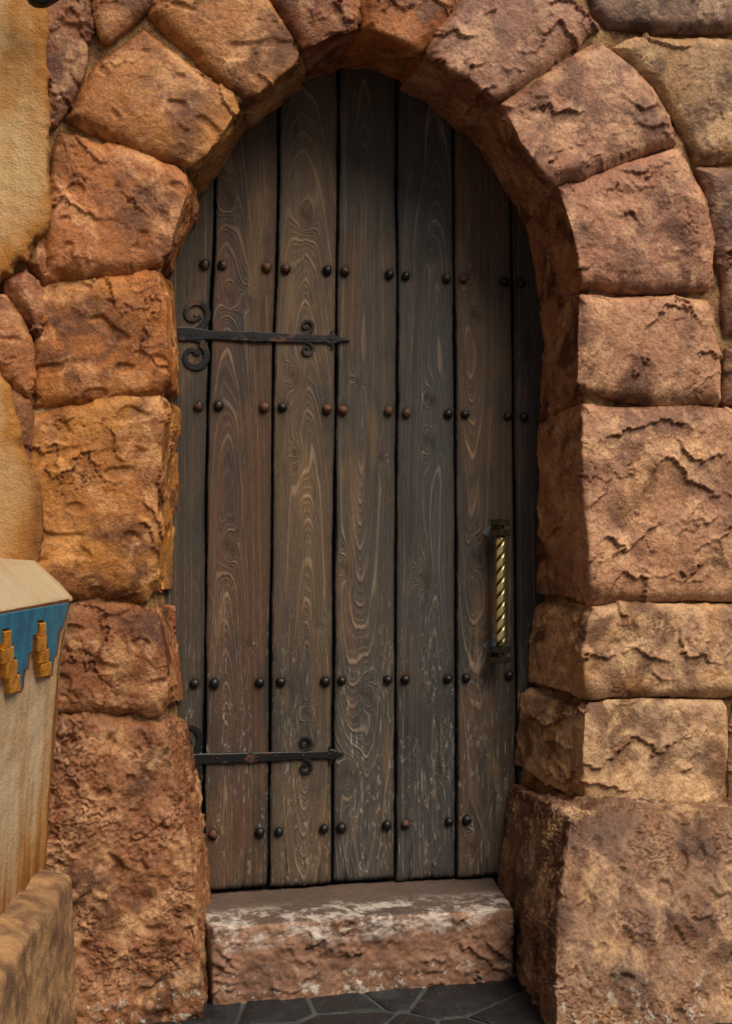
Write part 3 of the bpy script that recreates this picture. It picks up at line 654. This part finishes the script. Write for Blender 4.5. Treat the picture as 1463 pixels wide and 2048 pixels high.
# iron work: flat forged bars
def ribbon(paths, y0, thick, name):
    """paths: list of [(px,py,width_px)]; each becomes a bevelled flat bar lying on the planks"""
    V = []; F = []
    for path in paths:
        path = np.array(path, float)
        n = len(path); w = path[:, 2]*0.00118
        C = np.array([at_y(a, b, y0) for a, b in path[:, :2]])
        T = np.gradient(C, axis=0); T /= np.linalg.norm(T, axis=1)[:, None]
        S = np.stack([T[:, 2], np.zeros(n), -T[:, 0]], 1)
        b0 = len(V)
        prof = [(-.5, 0.002), (-.5, -thick*.7), (-.42, -thick), (0, -thick*1.02), (.42, -thick), (.5, -thick*.7), (.5, 0.002)]
        for i in range(n):
            for (s, h) in prof: V.append(C[i] + S[i]*s*w[i] + np.array([0, h, 0]))
        m = len(prof)
        for i in range(n-1):
            for j in range(m-1): a = b0+i*m+j; F.append([a, a+1, a+m+1, a+m])
        F.append([b0+j for j in range(m)][::-1]); F.append([b0+(n-1)*m+j for j in range(m)])
    return V, F
def spiral(cx, cy, r0, r1, a0, a1, w0, w1, n=44, ex=1.0):
    out = []
    for k in range(n):
        t = k/(n-1); a = radians(a0+(a1-a0)*t); r = r0+(r1-r0)*t**ex
        w = w0+(w1-w0)*t
        if t > .90: w = w1*(1+1.1*sin((t-.9)/.1*pi))           # hammered leaf end
        out.append((cx+r*cos(a), cy+r*sin(a), w))
    return out
def jitter(path, amp=0.35, seed=0):
    r = random.Random(seed); return [(a+r.uniform(-amp, amp), b+r.uniform(-amp, amp), w*(1+r.uniform(-.05, .05))) for a, b, w in path]
def hinge(label, strap, scrolls, rivets, seed):
    paths = [jitter(resample(strap, 46).tolist(), .25, seed)] + [jitter(s, .15, seed+k) for k, s in enumerate(scrolls)]
    V, F = ribbon([paths[0]], -0.0030, 0.0040, 'strap'); 
    V2, F2 = ribbon(paths[1:], -0.0026, 0.0034, 'scroll')
    base = np.array(at_y(strap[0][0], strap[0][1], 0.0))
    root = link('strap_hinge', mesh_np('strap_hinge', np.array(V)-base, F, False), M_IRON, door); root.location = base-D0; root['label'] = label
    o = link('scroll', mesh_np('scroll', np.array(V2)-base, F2, False), M_IRON, root)
    for (x, y) in rivets:
        n = 8; r = 0.0028; Vr = []
        for (q, h) in ((1, 0.001), (1, -.0008), (.6, -.0020)): Vr += [(q*r*cos(2*pi*k/n), h, q*r*sin(2*pi*k/n)) for k in range(n)]
        Vr.append((0, -.0023, 0)); Fr = [[i*n+k, i*n+(k+1) % n, (i+1)*n+(k+1) % n, (i+1)*n+k] for i in range(2) for k in range(n)]+[[2*n+k, 2*n+(k+1) % n, 3*n] for k in range(n)]
        rv = link('rivet', mesh_np('rivet', Vr, Fr), M_NAIL, root); rv.location = at_y(x, y, -0.0071) - base
    return root
# upper hinge: strap, two large scrolls by the jamb, two small ones, barbed point
hinge('upper strap hinge with four scrolls',
 [(346,667,29),(366,668,29),(385,668.5,27),(405,669,23),(419,670,18),(500,673,20),(506,673,22),(509,673.5,26),(512,673.5,21),(520,674,19),(600,676.5,18),(640,678,16),(655,678.5,15),(661,678.5,19),(664,678.5,25),(672,678.8,16),(680,679.3,9),(690,680,4),(699,681,1)],
 [[(388,661,13),(398,658,12),(407,652,11.5)] + spiral(390,628,26,6,55,-330,12.5,8,52,1.9),
  [(388,676,13),(398,679,12),(406,684,12)] + spiral(388,712,26,6,-55,330,13.5,8,52,1.9),
  [(606,671,6),(615,668,7),(622,663,7)] + spiral(613,652,13.5,3.5,48,-330,7,4,40),
  [(606,683,6),(615,685,7),(622,689,7)] + spiral(613,700,13.5,3.5,-50,330,7,4,40),
  [(655,674,6),(663,669,5),(663,664,4),(667,661,2)], [(656,684,6),(664,689,5),(667,694,4),(661,697,2)]],
 [(382,669),(445,671),(509,673),(559,675),(610,677),(661,678)], 1)
hinge('lower strap hinge, its jamb end hidden by the stone',
 [(370,1520,22),(398,1518,21),(440,1517,20),(490,1515,19),(498,1515,21),(501,1515,25),(504,1515,20),(512,1514.5,19),(560,1513,17),(600,1511,15),(640,1509.5,14),(655,1509,15),(660,1509,24),(664,1509,20),(672,1508.7,14),(680,1508.5,6),(687,1508,1)],
 [[(384,1512,12),(392,1506,12),(398,1497,11.5)] + spiral(373,1477,27,6,40,-320,12.5,8,52,1.9),
  [(384,1528,12),(392,1534,12),(398,1543,11.5)] + spiral(373,1556,27,6,-40,320,12.5,8,52,1.9),
  [(604,1507,6),(612,1504,7),(619,1498,7)] + spiral(609,1487,14,3.5,45,-330,7,4,40),
  [(604,1517,6),(612,1519,7),(619,1524,7)] + spiral(609,1536,14,3.5,-45,330,7,4,40),
  [(652,1506,6),(660,1500,5),(659,1495,4),(663,1491,2)], [(654,1514,6),(661,1519,5),(663,1525,4),(657,1529,2)]],
 [(434,1517),(500,1515),(552,1513),(605,1511),(658,1509)], 5)

# pull handle: twisted brass bar held by square nuts on two diamond plates
hb = at_y(992, 1180, 0.0)
handle = bpy.data.objects.new('pull_handle', None); COL.objects.link(handle); handle.parent = door; handle.location = hb-D0; handle.empty_display_size = .05
handle['label'] = 'twisted brass pull handle on two diamond plates'
YB = -0.048
def hz(py): return at_y(1000, py, YB)[2]-hb[2]
hx = at_y(1000, 1180, YB)[0]-hb[0]
zt_, zb_ = hz(1072), hz(1293)
nr, na = 260, 40; V = []; G = []
for i in range(nr):
    t = i/(nr-1); z = zb_+(zt_-zb_)*t; env = sst(0, .07, t)*sst(1, .95, t)
    for k in range(na):
        a = 2*pi*k/na; ph = 2*(a - 2*pi*t*4.55)
        gq = (0.5-0.5*cos(ph))          # 0 in groove
        g_ = math.exp(-((gq)/0.16))
        r = 0.0120*(1 - 0.36*g_*env) * (1 if env > .5 else .86+.28*env*.5)
        V.append((hx+r*cos(a), YB+r*sin(a), z)); G.append(min(1, g_*1.35)*env + (1-env))
me = mesh_np('twisted_bar', np.array(V), grid_faces(na, nr, True)); attr(me, 'groove', np.array(G)); link('twisted_bar', me, M_BRASS, handle)
def bev_box(w, d, h, b=0.0012):
    """box with bevelled vertical and horizontal edges"""
    V = []; F = []
    for (s, z) in ((b, -h/2), (0, -h/2+b), (0, h/2-b), (b, h/2)):
        for (x, y) in ((-1,-1),(1,-1),(1,1),(-1,1)):
            X, Y = x*(w/2-s), y*(d/2-s)
            V += [(X - (b*x if (x*y > 0) else 0), Y - (0 if (x*y > 0) else b*y), z), (X - (0 if (x*y > 0) else b*x), Y - (b*y if (x*y > 0) else 0), z)]
    for i in range(3):
        for k in range(8): F.append([i*8+k, i*8+(k+1) % 8, (i+1)*8+(k+1) % 8, (i+1)*8+k])
    F += [list(range(8))[::-1], list(range(24, 32))]
    return V, F
for py in (1045, 1065.5, 1299, 1320.5):
    V, F = bev_box(0.0360, 0.0360, 0.0150)
    o = link('nut', mesh_np('nut', V, F, False), M_BRONZE, handle); o.location = (hx, YB, hz(py)); o.rotation_euler = (0, 0, radians(37+rg.uniform(-3, 3)))
for py in (1055, 1309):
    n = 16; V = []; F = []
    for (y, r) in ((YB-0.004, .0085), (-0.020, .0085), (-0.012, .012), (0.0, .012)):
        V += [(hx*0.62 + (hx*0.38 if y < -.03 else 0) + r*cos(2*pi*k/n), y, hz(py)+r*sin(2*pi*k/n)) for k in range(n)]
    F = [[i*n+k, i*n+(k+1) % n, (i+1)*n+(k+1) % n, (i+1)*n+k] for i in range(3) for k in range(n)] + [list(range(n))]
    link('standoff', mesh_np('standoff', V, F), M_BRONZE, handle)
    V = []; F = []
    for (z0_, z1_) in ((hz(py)-0.007, hz(py)+0.007),):
        for z in (z0_, z1_): V += [(hx+.0082*cos(2*pi*k/n), YB+.0082*sin(2*pi*k/n), z) for k in range(n)]
    F = [[k, (k+1) % n, n+(k+1) % n, n+k] for k in range(n)]
    link('neck', mesh_np('neck', V, F), M_BRONZE, handle)
for py in (1067, 1293):
    c = at_y(988, py, 0.0)-hb; s = 0.034; V = []
    for (q, h) in ((1.0, 0.001), (1.0, -.0035), (.93, -.0048)):
        V += [(c[0]+q*s*dx*.95, h, c[2]+q*s*dz*.85) for dx, dz in ((-1,0),(0,-1),(1,0),(0,1))]
    F = [[i*4+k, i*4+(k+1) % 4, (i+1)*4+(k+1) % 4, (i+1)*4+k] for i in range(2) for k in range(4)] + [[8, 9, 10, 11]]
    pl = link('diamond_plate', mesh_np('diamond_plate', V, F, False), M_PLATE, handle)

# ------------------------------------------------------------------ doorstep
xa = at_y(424, 1900, -.235)[0]; xb = at_y(1024, 1900, -.235)[0]; ZT = 0.163
fr = [(xa, -.235, -.02), (xb, -.245, -.02), (xb, -.240, ZT-.005), (xa, -.232, ZT+.003)]
bkp = [(xa-.03, .03, -.02), (xb+.05, .03, -.02), (xb+.05, .03, ZT-.003), (xa-.03, .03, ZT+.006)]
V, F = prism([np.array(p) for p in fr], [np.array(p) for p in bkp])
V, E, Q = remesh(V, F, 0.0036); V = relax(V, E, 14)
N, fn = vnormals(V, Q)
frontness = sst(0.35, 0.9, -N[:, 1]) 
P = V + 3.1
q = P[:, 2]*13 + P[:, 0]*1.2 + 1.7*fbm(P*5.5, 2) + 0.35*fbm(P*28, 4, .6)
a, _s = ledge(q, sst(-.15, .2, pn(P*7+4)), 0.011, 0.05, 0.3, 0.004)
a2, _s = ledge(P[:, 2]*30 - P[:, 0]*6 + 2*fbm(P*9, 3), sst(.1, .4, pn(P*11+14)), 0.006, 0.07, 0.3, 0.002)
d = 0.005*fbm(P*5, 2) + frontness*(a + a2 + 0.0045*fbm(P*24, 5, .65)) + (1-frontness)*0.0016*fbm(P*24, 4)
noseZ = V[:, 2].copy(); topm = sst(0.6, 0.95, N[:, 2]); nose = np.clip(sst(0.10, .135, V[:, 2])*sst(-.085, -.17, V[:, 1]), 0, 1)
lo = sst(0.09, 0.02, V[:, 2])
V = V + N*d[:, None]
V, Q, topm, nose, lo = compact(V, Q, (fn[:, 1] < .5) & (fn[:, 2] > -.5), topm, nose, lo)
me = mesh_np('doorstep', V, Q); attr(me, 'top', topm); attr(me, 'nose', nose); attr(me, 'lo', lo)
o = link('doorstep', me, M_STEP); tag(o, 'rough brown stone step with white lime stains below the wooden door', 'doorstep')

# ------------------------------------------------------------------ ground and slate paving
me = mesh_np('ground', [(-60,-60,-.0012),(60,-60,-.0012),(60,60,-.0012),(-60,60,-.0012)], [[0,1,2,3]], False)
ground = link('ground', me, M_GROUT); tag(ground, kind='structure')
def clip_poly(poly, n, c):
    out = []
    for i in range(len(poly)):
        a, b = poly[i], poly[(i+1) % len(poly)]; da, db = np.dot(a, n)-c, np.dot(b, n)-c
        if da <= 0: out.append(a)
        if (da < 0) != (db < 0) and abs(da-db) > 1e-12: t = da/(da-db); out.append(a+(b-a)*t)
    return out
seeds = [np.array(at_z(x, y, 0)[:2]) for x, y in ((425,2010),(548,2012),(690,2000),(775,1985),(700,2055),(905,2000),(1030,2040),(800,2075),(560,2090),(960,2075),(250,2040),(330,2100))]
r2 = random.Random(11)
k = 0
while k < 60:
    p = np.array([r2.uniform(-.9, 2.1), r2.uniform(-2.2, -.42)])
    if min(np.linalg.norm(p-s) for s in seeds) > 0.19: seeds.append(p)
    k += 1
for i, s in enumerate(seeds):
    poly = [np.array(p) for p in ((-1.2,-2.5),(2.4,-2.5),(2.4,-.03),(-1.2,-.03))]
    for j, t_ in enumerate(seeds):
        if i == j: continue
        n = (t_-s)/np.linalg.norm(t_-s); poly = clip_poly(poly, n, np.dot((s+t_)/2, n)-0.0038)
        if len(poly) < 3: break
    if len(poly) < 3: continue
    # irregular outline
    pts = []
    for a, b in zip(poly, poly[1:]+poly[:1]):
        m = max(1, int(np.linalg.norm(b-a)/0.03))
        for q in range(m):
            p = a+(b-a)*q/m; w = pn(np.array([[p[0]*14, p[1]*14, 3.3]]))[0]*0.006; c = s-p; pts.append(p + c/np.linalg.norm(c)*(0.001+abs(w)))
    n = len(pts); V = []; h = r2.uniform(-.002, .003)
    for (ins, z) in ((0, -.02), (0, .0002+h*.4), (.010, .0012+h*.4), (.4, .0018+h*.4)):
        for p in pts: q = p+(s-p)*ins; V.append((q[0], q[1], z + (0.002*pn(np.array([[q[0]*9, q[1]*9, .5]]))[0] if ins else 0)))
    V.append((s[0], s[1], .0019+h*.4))
    F = [[a*n+b, a*n+(b+1) % n, (a+1)*n+(b+1) % n, (a+1)*n+b] for a in range(3) for b in range(n)] + [[3*n+b, 3*n+(b+1) % n, 4*n] for b in range(n)]
    link('paving_stone', mesh_np('paving_stone', V, F), M_SLATE, ground)

# ------------------------------------------------------------------ plaster on the left
def sheet_solid(pts, y0, th):
    fr = [at_y(a, b, y0) for a, b in pts]; bk_ = [np.array([q[0], y0+th, q[2]]) for q in fr]; return prism(fr, bk_)
PLA = [(-260,-150),(92,-150),(94,60),(96,180),(98,300),(100,432),(93,449),(86,456),(82,474),(78,466),(71,470),(67,490),(60,482),(58,529),(50,520),(44,512),(32,508),(27,530),(23,546),(12,548),(3,546),(-8,562),
       (-40,600),(-60,700),(-2,737),(12,757),(18,785),(26,812),(38,850),(42,890),(52,905),(60,930),(73,947),(82,976),(87,1031),(83,1104),(78,1130),(-260,1130)]
V, F = sheet_solid(PLA, -0.272, 0.05)
V, E, Q = remesh(V, F, 0.0045); V = relax(V, E, 14); N, fn = vnormals(V, Q)
P = V+8.8; d = 0.006*fbm(P*np.array([5., 5, 2]), 3) + 0.0012*fbm(P*40, 3, .6)
# distance from the broken edge drives the ochre wash
ex = np.array([at_y(a, b, -.272) for a, b in PLA[1:36]]); exr = resample(ex, 400)
dist = np.full(len(V), 9.0)
for c_ in np.array_split(np.arange(len(exr)), 8): dist = np.minimum(dist, np.sqrt(((V[:, None, [0, 2]]-exr[c_][None][:, :, [0, 2]])**2).sum(-1)).min(1))
stain = 0.75*np.exp(-dist/0.028) + 0.55*sst(1.25, 0.98, V[:, 2])*0.9*(1-np.exp(-dist/.01)*.4)
# crumbling lip
V[:, 1] += 0.0; V = V + N*(d + 0.009*np.exp(-dist/.010)*fbm(P*19, 5, .6))[:, None]
V, Q, stain = compact(V, Q, fn[:, 1] < .5, stain)
me = mesh_np('plaster_wall', V, Q); attr(me, 'stain', stain); o = link('plaster_wall', me, M_PLASTER)
tag(o, 'ochre-stained cream plaster with a broken edge left of the stone blocks', 'plaster')

# unseen plaster wall towards the viewer, added to block sky from the left
ra, rb = at_y(-30, 1000, -0.26), None
pts = [(ra[0]-.04, -0.26), (ra[0]-.03, -1.35), (ra[0]-.20, -1.35), (ra[0]-.25, -0.26)]
V = [np.array([x, y, z]) for z in (0.0, 2.75) for x, y in pts]
link('sky_block_wall', mesh_np('sky_block_wall', V, [[3,2,1,0],[4,5,6,7],[0,1,5,4],[1,2,6,5],[2,3,7,6],[3,0,4,7]], False), M_PLASTER, o)

# pier with blue band, running towards the viewer on the left
def at_depth(px, py, depth):
    return CAM + ray(px, py)*depth*0.925
K_far = at_depth(141, 1195, 2.66); K_near = at_depth(0, 1223, 2.03)
L_far = at_depth(120, 1325, 2.67); L_near = at_depth(0, 1395, 2.12)
B_far = at_depth(104, 1712, 2.70); B_near = at_depth(0, 1850, 2.19)
dirv = (K_near-K_far); dirv[2] = 0; dirv /= np.linalg.norm(dirv)
ext = lambda p, s: p + dirv*s
pier = empty('plaster_pier', tuple(ext(B_far, .3)*np.array([1, 1, 0])), 'low cream plaster pier with blue stepped band and gold blocks at the left edge', 'pier')
P0 = np.array(pier.location)
back = np.array([-0.5, 0.05, 0])*1.0
def loft(rows, name, mat, parent, sub=(40, 30), amp=0.0015, stainf=None, off=P0):
    """rows: list of (far point, near point) from top to bottom; a skin in between"""
    R = np.array([[a, b] for a, b in rows]); nr_, nc = sub
    h = np.r_[0, np.cumsum([np.linalg.norm(R[i+1, 0]-R[i, 0]) for i in range(len(R)-1)])]
    hs = np.linspace(0, h[-1], nr_)
    A = np.stack([np.interp(hs, h, R[:, 0, k]) for k in range(3)], 1); B = np.stack([np.interp(hs, h, R[:, 1, k]) for k in range(3)], 1)
    s = np.linspace(0, 1, nc)[None, :, None]
    G_ = A[:, None]*(1-s) + B[:, None]*s; V = G_.reshape(-1, 3)
    Q = grid_faces(nc, nr_); N, _ = vnormals(V, Q)
    if N[:, 0].mean()+N[:, 2].mean() < 0: Q = Q[:, ::-1]; N = -N
    V = V + N*(amp*fbm(V*12+2, 4, .55))[:, None]
    me = mesh_np(name, V-off, Q); attr(me, 'stain', stainf(V, hs) if stainf else np.zeros(len(V)))
    return link(name, me, mat, parent)
EX = 0.9
n_face = np.cross(dirv, [0, 0, 1]); n_face = n_face if n_face[0] > 0 else -n_face
inn = lambda p, a, dz=0.0: p - n_face*a + np.array([0, 0, dz])
def pier_stain_shade(V, hs):
    # rust streaks below the gold blocks, ochre towards the foot; shade painted into the far corner
    far = np.exp(-np.abs((V-K_far)@dirv)/0.05)*0.9
    foot = sst(0.62, 0.22, V[:, 2])*0.95
    return np.clip(np.maximum(far, foot) + 0.35*fbm(V*np.array([30., 30, 1.5]), 2), 0, 1)
Mid_far = at_depth(113, 1460, 2.68); Mid_near = at_depth(0, 1560, 2.15)
rows = [(K_far, ext(K_near, EX)), (L_far, ext(L_near, EX)), (Mid_far, ext(Mid_near, EX)), (B_far, ext(B_near, EX)), (B_far-np.array([0, 0, .25]), ext(B_near, EX)-np.array([0, 0, .25]))]
loft(rows, 'pier_face', M_PIER, pier, (120, 160), 0.0025, pier_stain_shade)
# sloping top
T_far = at_depth(80, 1121, 2.70); T_near = T_far + (K_near-K_far)*1.0; T_near[2] = T_far[2]+0.008
def cap_stain(V, hs): return np.clip(0.75*np.exp(-np.abs((V-K_far)@dirv)/0.012) + .25*np.exp(-np.abs(V[:, 2]-T_far[2])/0.01), 0, 1)
lip = 0.004
rows = [(T_far-n_face*.25+np.array([0, 0, .02]), ext(T_near, EX)-n_face*.25+np.array([0, 0, .02])), (T_far, ext(T_near, EX)), (K_far*.92+T_far*.08+n_face*lip*.3+np.array([0,0,.003]), (ext(K_near, EX))*.92+ext(T_near, EX)*.08+n_face*lip*.3+np.array([0,0,.003])), (K_far+n_face*lip, ext(K_near, EX)+n_face*lip), (K_far+n_face*lip-np.array([0, 0, .006]), ext(K_near, EX)+n_face*lip-np.array([0, 0, .006]))]
loft(rows, 'sloping_top', M_CAP, pier, (60, 90), 0.002, cap_stain)
# far end of the pier
V = [K_far+n_face*lip, T_far, T_far-n_face*.25, B_far-n_face*.3, B_far-np.array([0,0,.3])-n_face*.3, B_far-np.array([0,0,.3]), B_far, Mid_far, L_far]
link('pier_end', mesh_np('pier_end', np.array(V)-P0, [list(range(9))], False), M_PIER, pier)
# painted bands: real sheets a few millimetres proud of the plaster
fn_band = np.cross(K_near-K_far, L_far-K_far); fn_band /= np.linalg.norm(fn_band)
if fn_band[0] < 0: fn_band = -fn_band
def band(pts, lift, name, mat, th=0.004):
    q = [at_plane(a, b, K_far+fn_band*lift, fn_band) for a, b in pts]; r = [p-fn_band*th for p in q]
    n = len(q); V = np.array(q+r)-P0; F = [list(range(n))] + [[(i+1) % n, i, n+i, n+(i+1) % n] for i in range(n)]
    me = mesh_np(name, V, F, False); return link(name, me, mat, pier)
S0 = (0, 1290)
blue = [(-30,1237),(0,1231),(60,1220),(137,1207),(131,1232),(125,1254),(118,1262),(115,1283),(112,1308),(107,1312),(105,1330),(103,1348),(99,1349),(101,1318),(97,1314),(96,1290),(92,1289),(91,1265),(88,1262),(87,1240),(75,1240),(75,1268),(66,1271),(64,1303),(57,1307),(55,1336),(47,1340),(45,1372),(42,1379),(37,1378),(39,1346),(32,1343),(32,1315),(26,1312),(25,1285),(20,1283),(19,1256),(4,1258),(3,1287),(-12,1292),(-16,1320),(-30,1330)]
bord = [(-34,1232),(0,1224),(60,1213),(139,1198),(138,1207),(133,1232),(127,1256),(121,1264),(118,1286),(114,1312),(109,1316),(107,1334),(105,1352),(97,1353),(86,1355),(86,1300),(84,1250),(72,1250),(73,1270),(69,1274),(67,1306),(60,1310),(58,1339),(50,1343),(48,1375),(44,1383),(32,1386),(22,1386),(18,1300),(16,1264),(0,1266),(0,1290),(-10,1296),(-14,1324),(-34,1336)]
band(bord, 0.006, 'border_stripe', M_BORDER); band(blue, 0.010, 'blue_band', M_BLUE)
BLK = [(76,1246,88,1272),(72,1272,90,1301),(75,1300,95,1325),(78,1326,99,1352),(4,1262,19,1295),(1,1295,24,1325),(9,1322,31,1356),(16,1351,37,1385)]
for (a, b, c_, d_) in BLK:
    sk = (c_-a)*.25
    pts = [(a, b+sk*.5), (c_, b-sk*.5), (c_, d_-sk*.5), (a, d_+sk*.5)]
    q = [at_plane(u, v, K_far+fn_band*0.008, fn_band) for u, v in pts]; cc = sum(q)/4
    n = 4; V = [p-fn_band*.02 for p in q] + [p+fn_band*.002 for p in q] + [cc+(p-cc)*.92+fn_band*.004 for p in q]
    F = [[i*4+k, i*4+(k+1) % 4, (i+1)*4+(k+1) % 4, (i+1)*4+k] for i in range(2) for k in range(4)] + [[8, 9, 10, 11]]
    link('gold_block', mesh_np('gold_block', np.array(V)-P0, F, False), M_GOLD, pier)

# kerb block at the foot of the pier
Kf = at_depth(147, 1742, 2.60); Kn = at_depth(0, 1972, 1.94)
kd = Kn-Kf; kd[2] = 0; kd /= np.linalg.norm(kd); kn_ = np.cross(kd, [0, 0, 1]); kn_ = kn_ if kn_[0] > 0 else -kn_
zk = (Kf[2]+Kn[2])/2
Kf2, Kn2 = Kf.copy(), Kf+kd*1.5; Kf2[2] = Kn2[2] = zk
sec = [(0, -0.30), (0, 0), (-.115, .035), (-.30, .035), (-.30, -.30)]
frk = [Kf2 + kn_*a + np.array([0, 0, b]) for a, b in sec]; bkk = [Kn2 + kn_*a + np.array([0, 0, b]) for a, b in sec]
V, F = prism(frk, bkk); V, E, Q = remesh(V, F, .006); V = relax(V, E, 7); N, fn = vnormals(V, Q)
P = V+5.5; V = V + N*(0.010*fbm(P*5, 3) + 0.0025*fbm(P*30, 4, .6))[:, None]
V, Q = compact(V, Q, (fn[:, 0] > -.6) & (fn[:, 2] > -.5))
o = link('kerb_block', mesh_np('kerb_block', V, Q), M_KERB); tag(o, 'worn tan stone kerb along the foot of the cream pier, bottom left', 'kerb')

# dark iron bracket end poking in at the top left
V, F = [], []
pth = resample([(30,-60,30),(58,-22,26),(70,2,22),(88,6,16),(108,-2,12),(135,-22,8)], 24)
V, F = ribbon([pth.tolist()], -0.34, 0.02, 'b'); 
Vb = np.array(V); o = link('iron_bracket', mesh_np('iron_bracket', Vb, F), M_IRON); 
tag(o, 'black iron bracket end on the plaster at the top left corner', 'bracket')
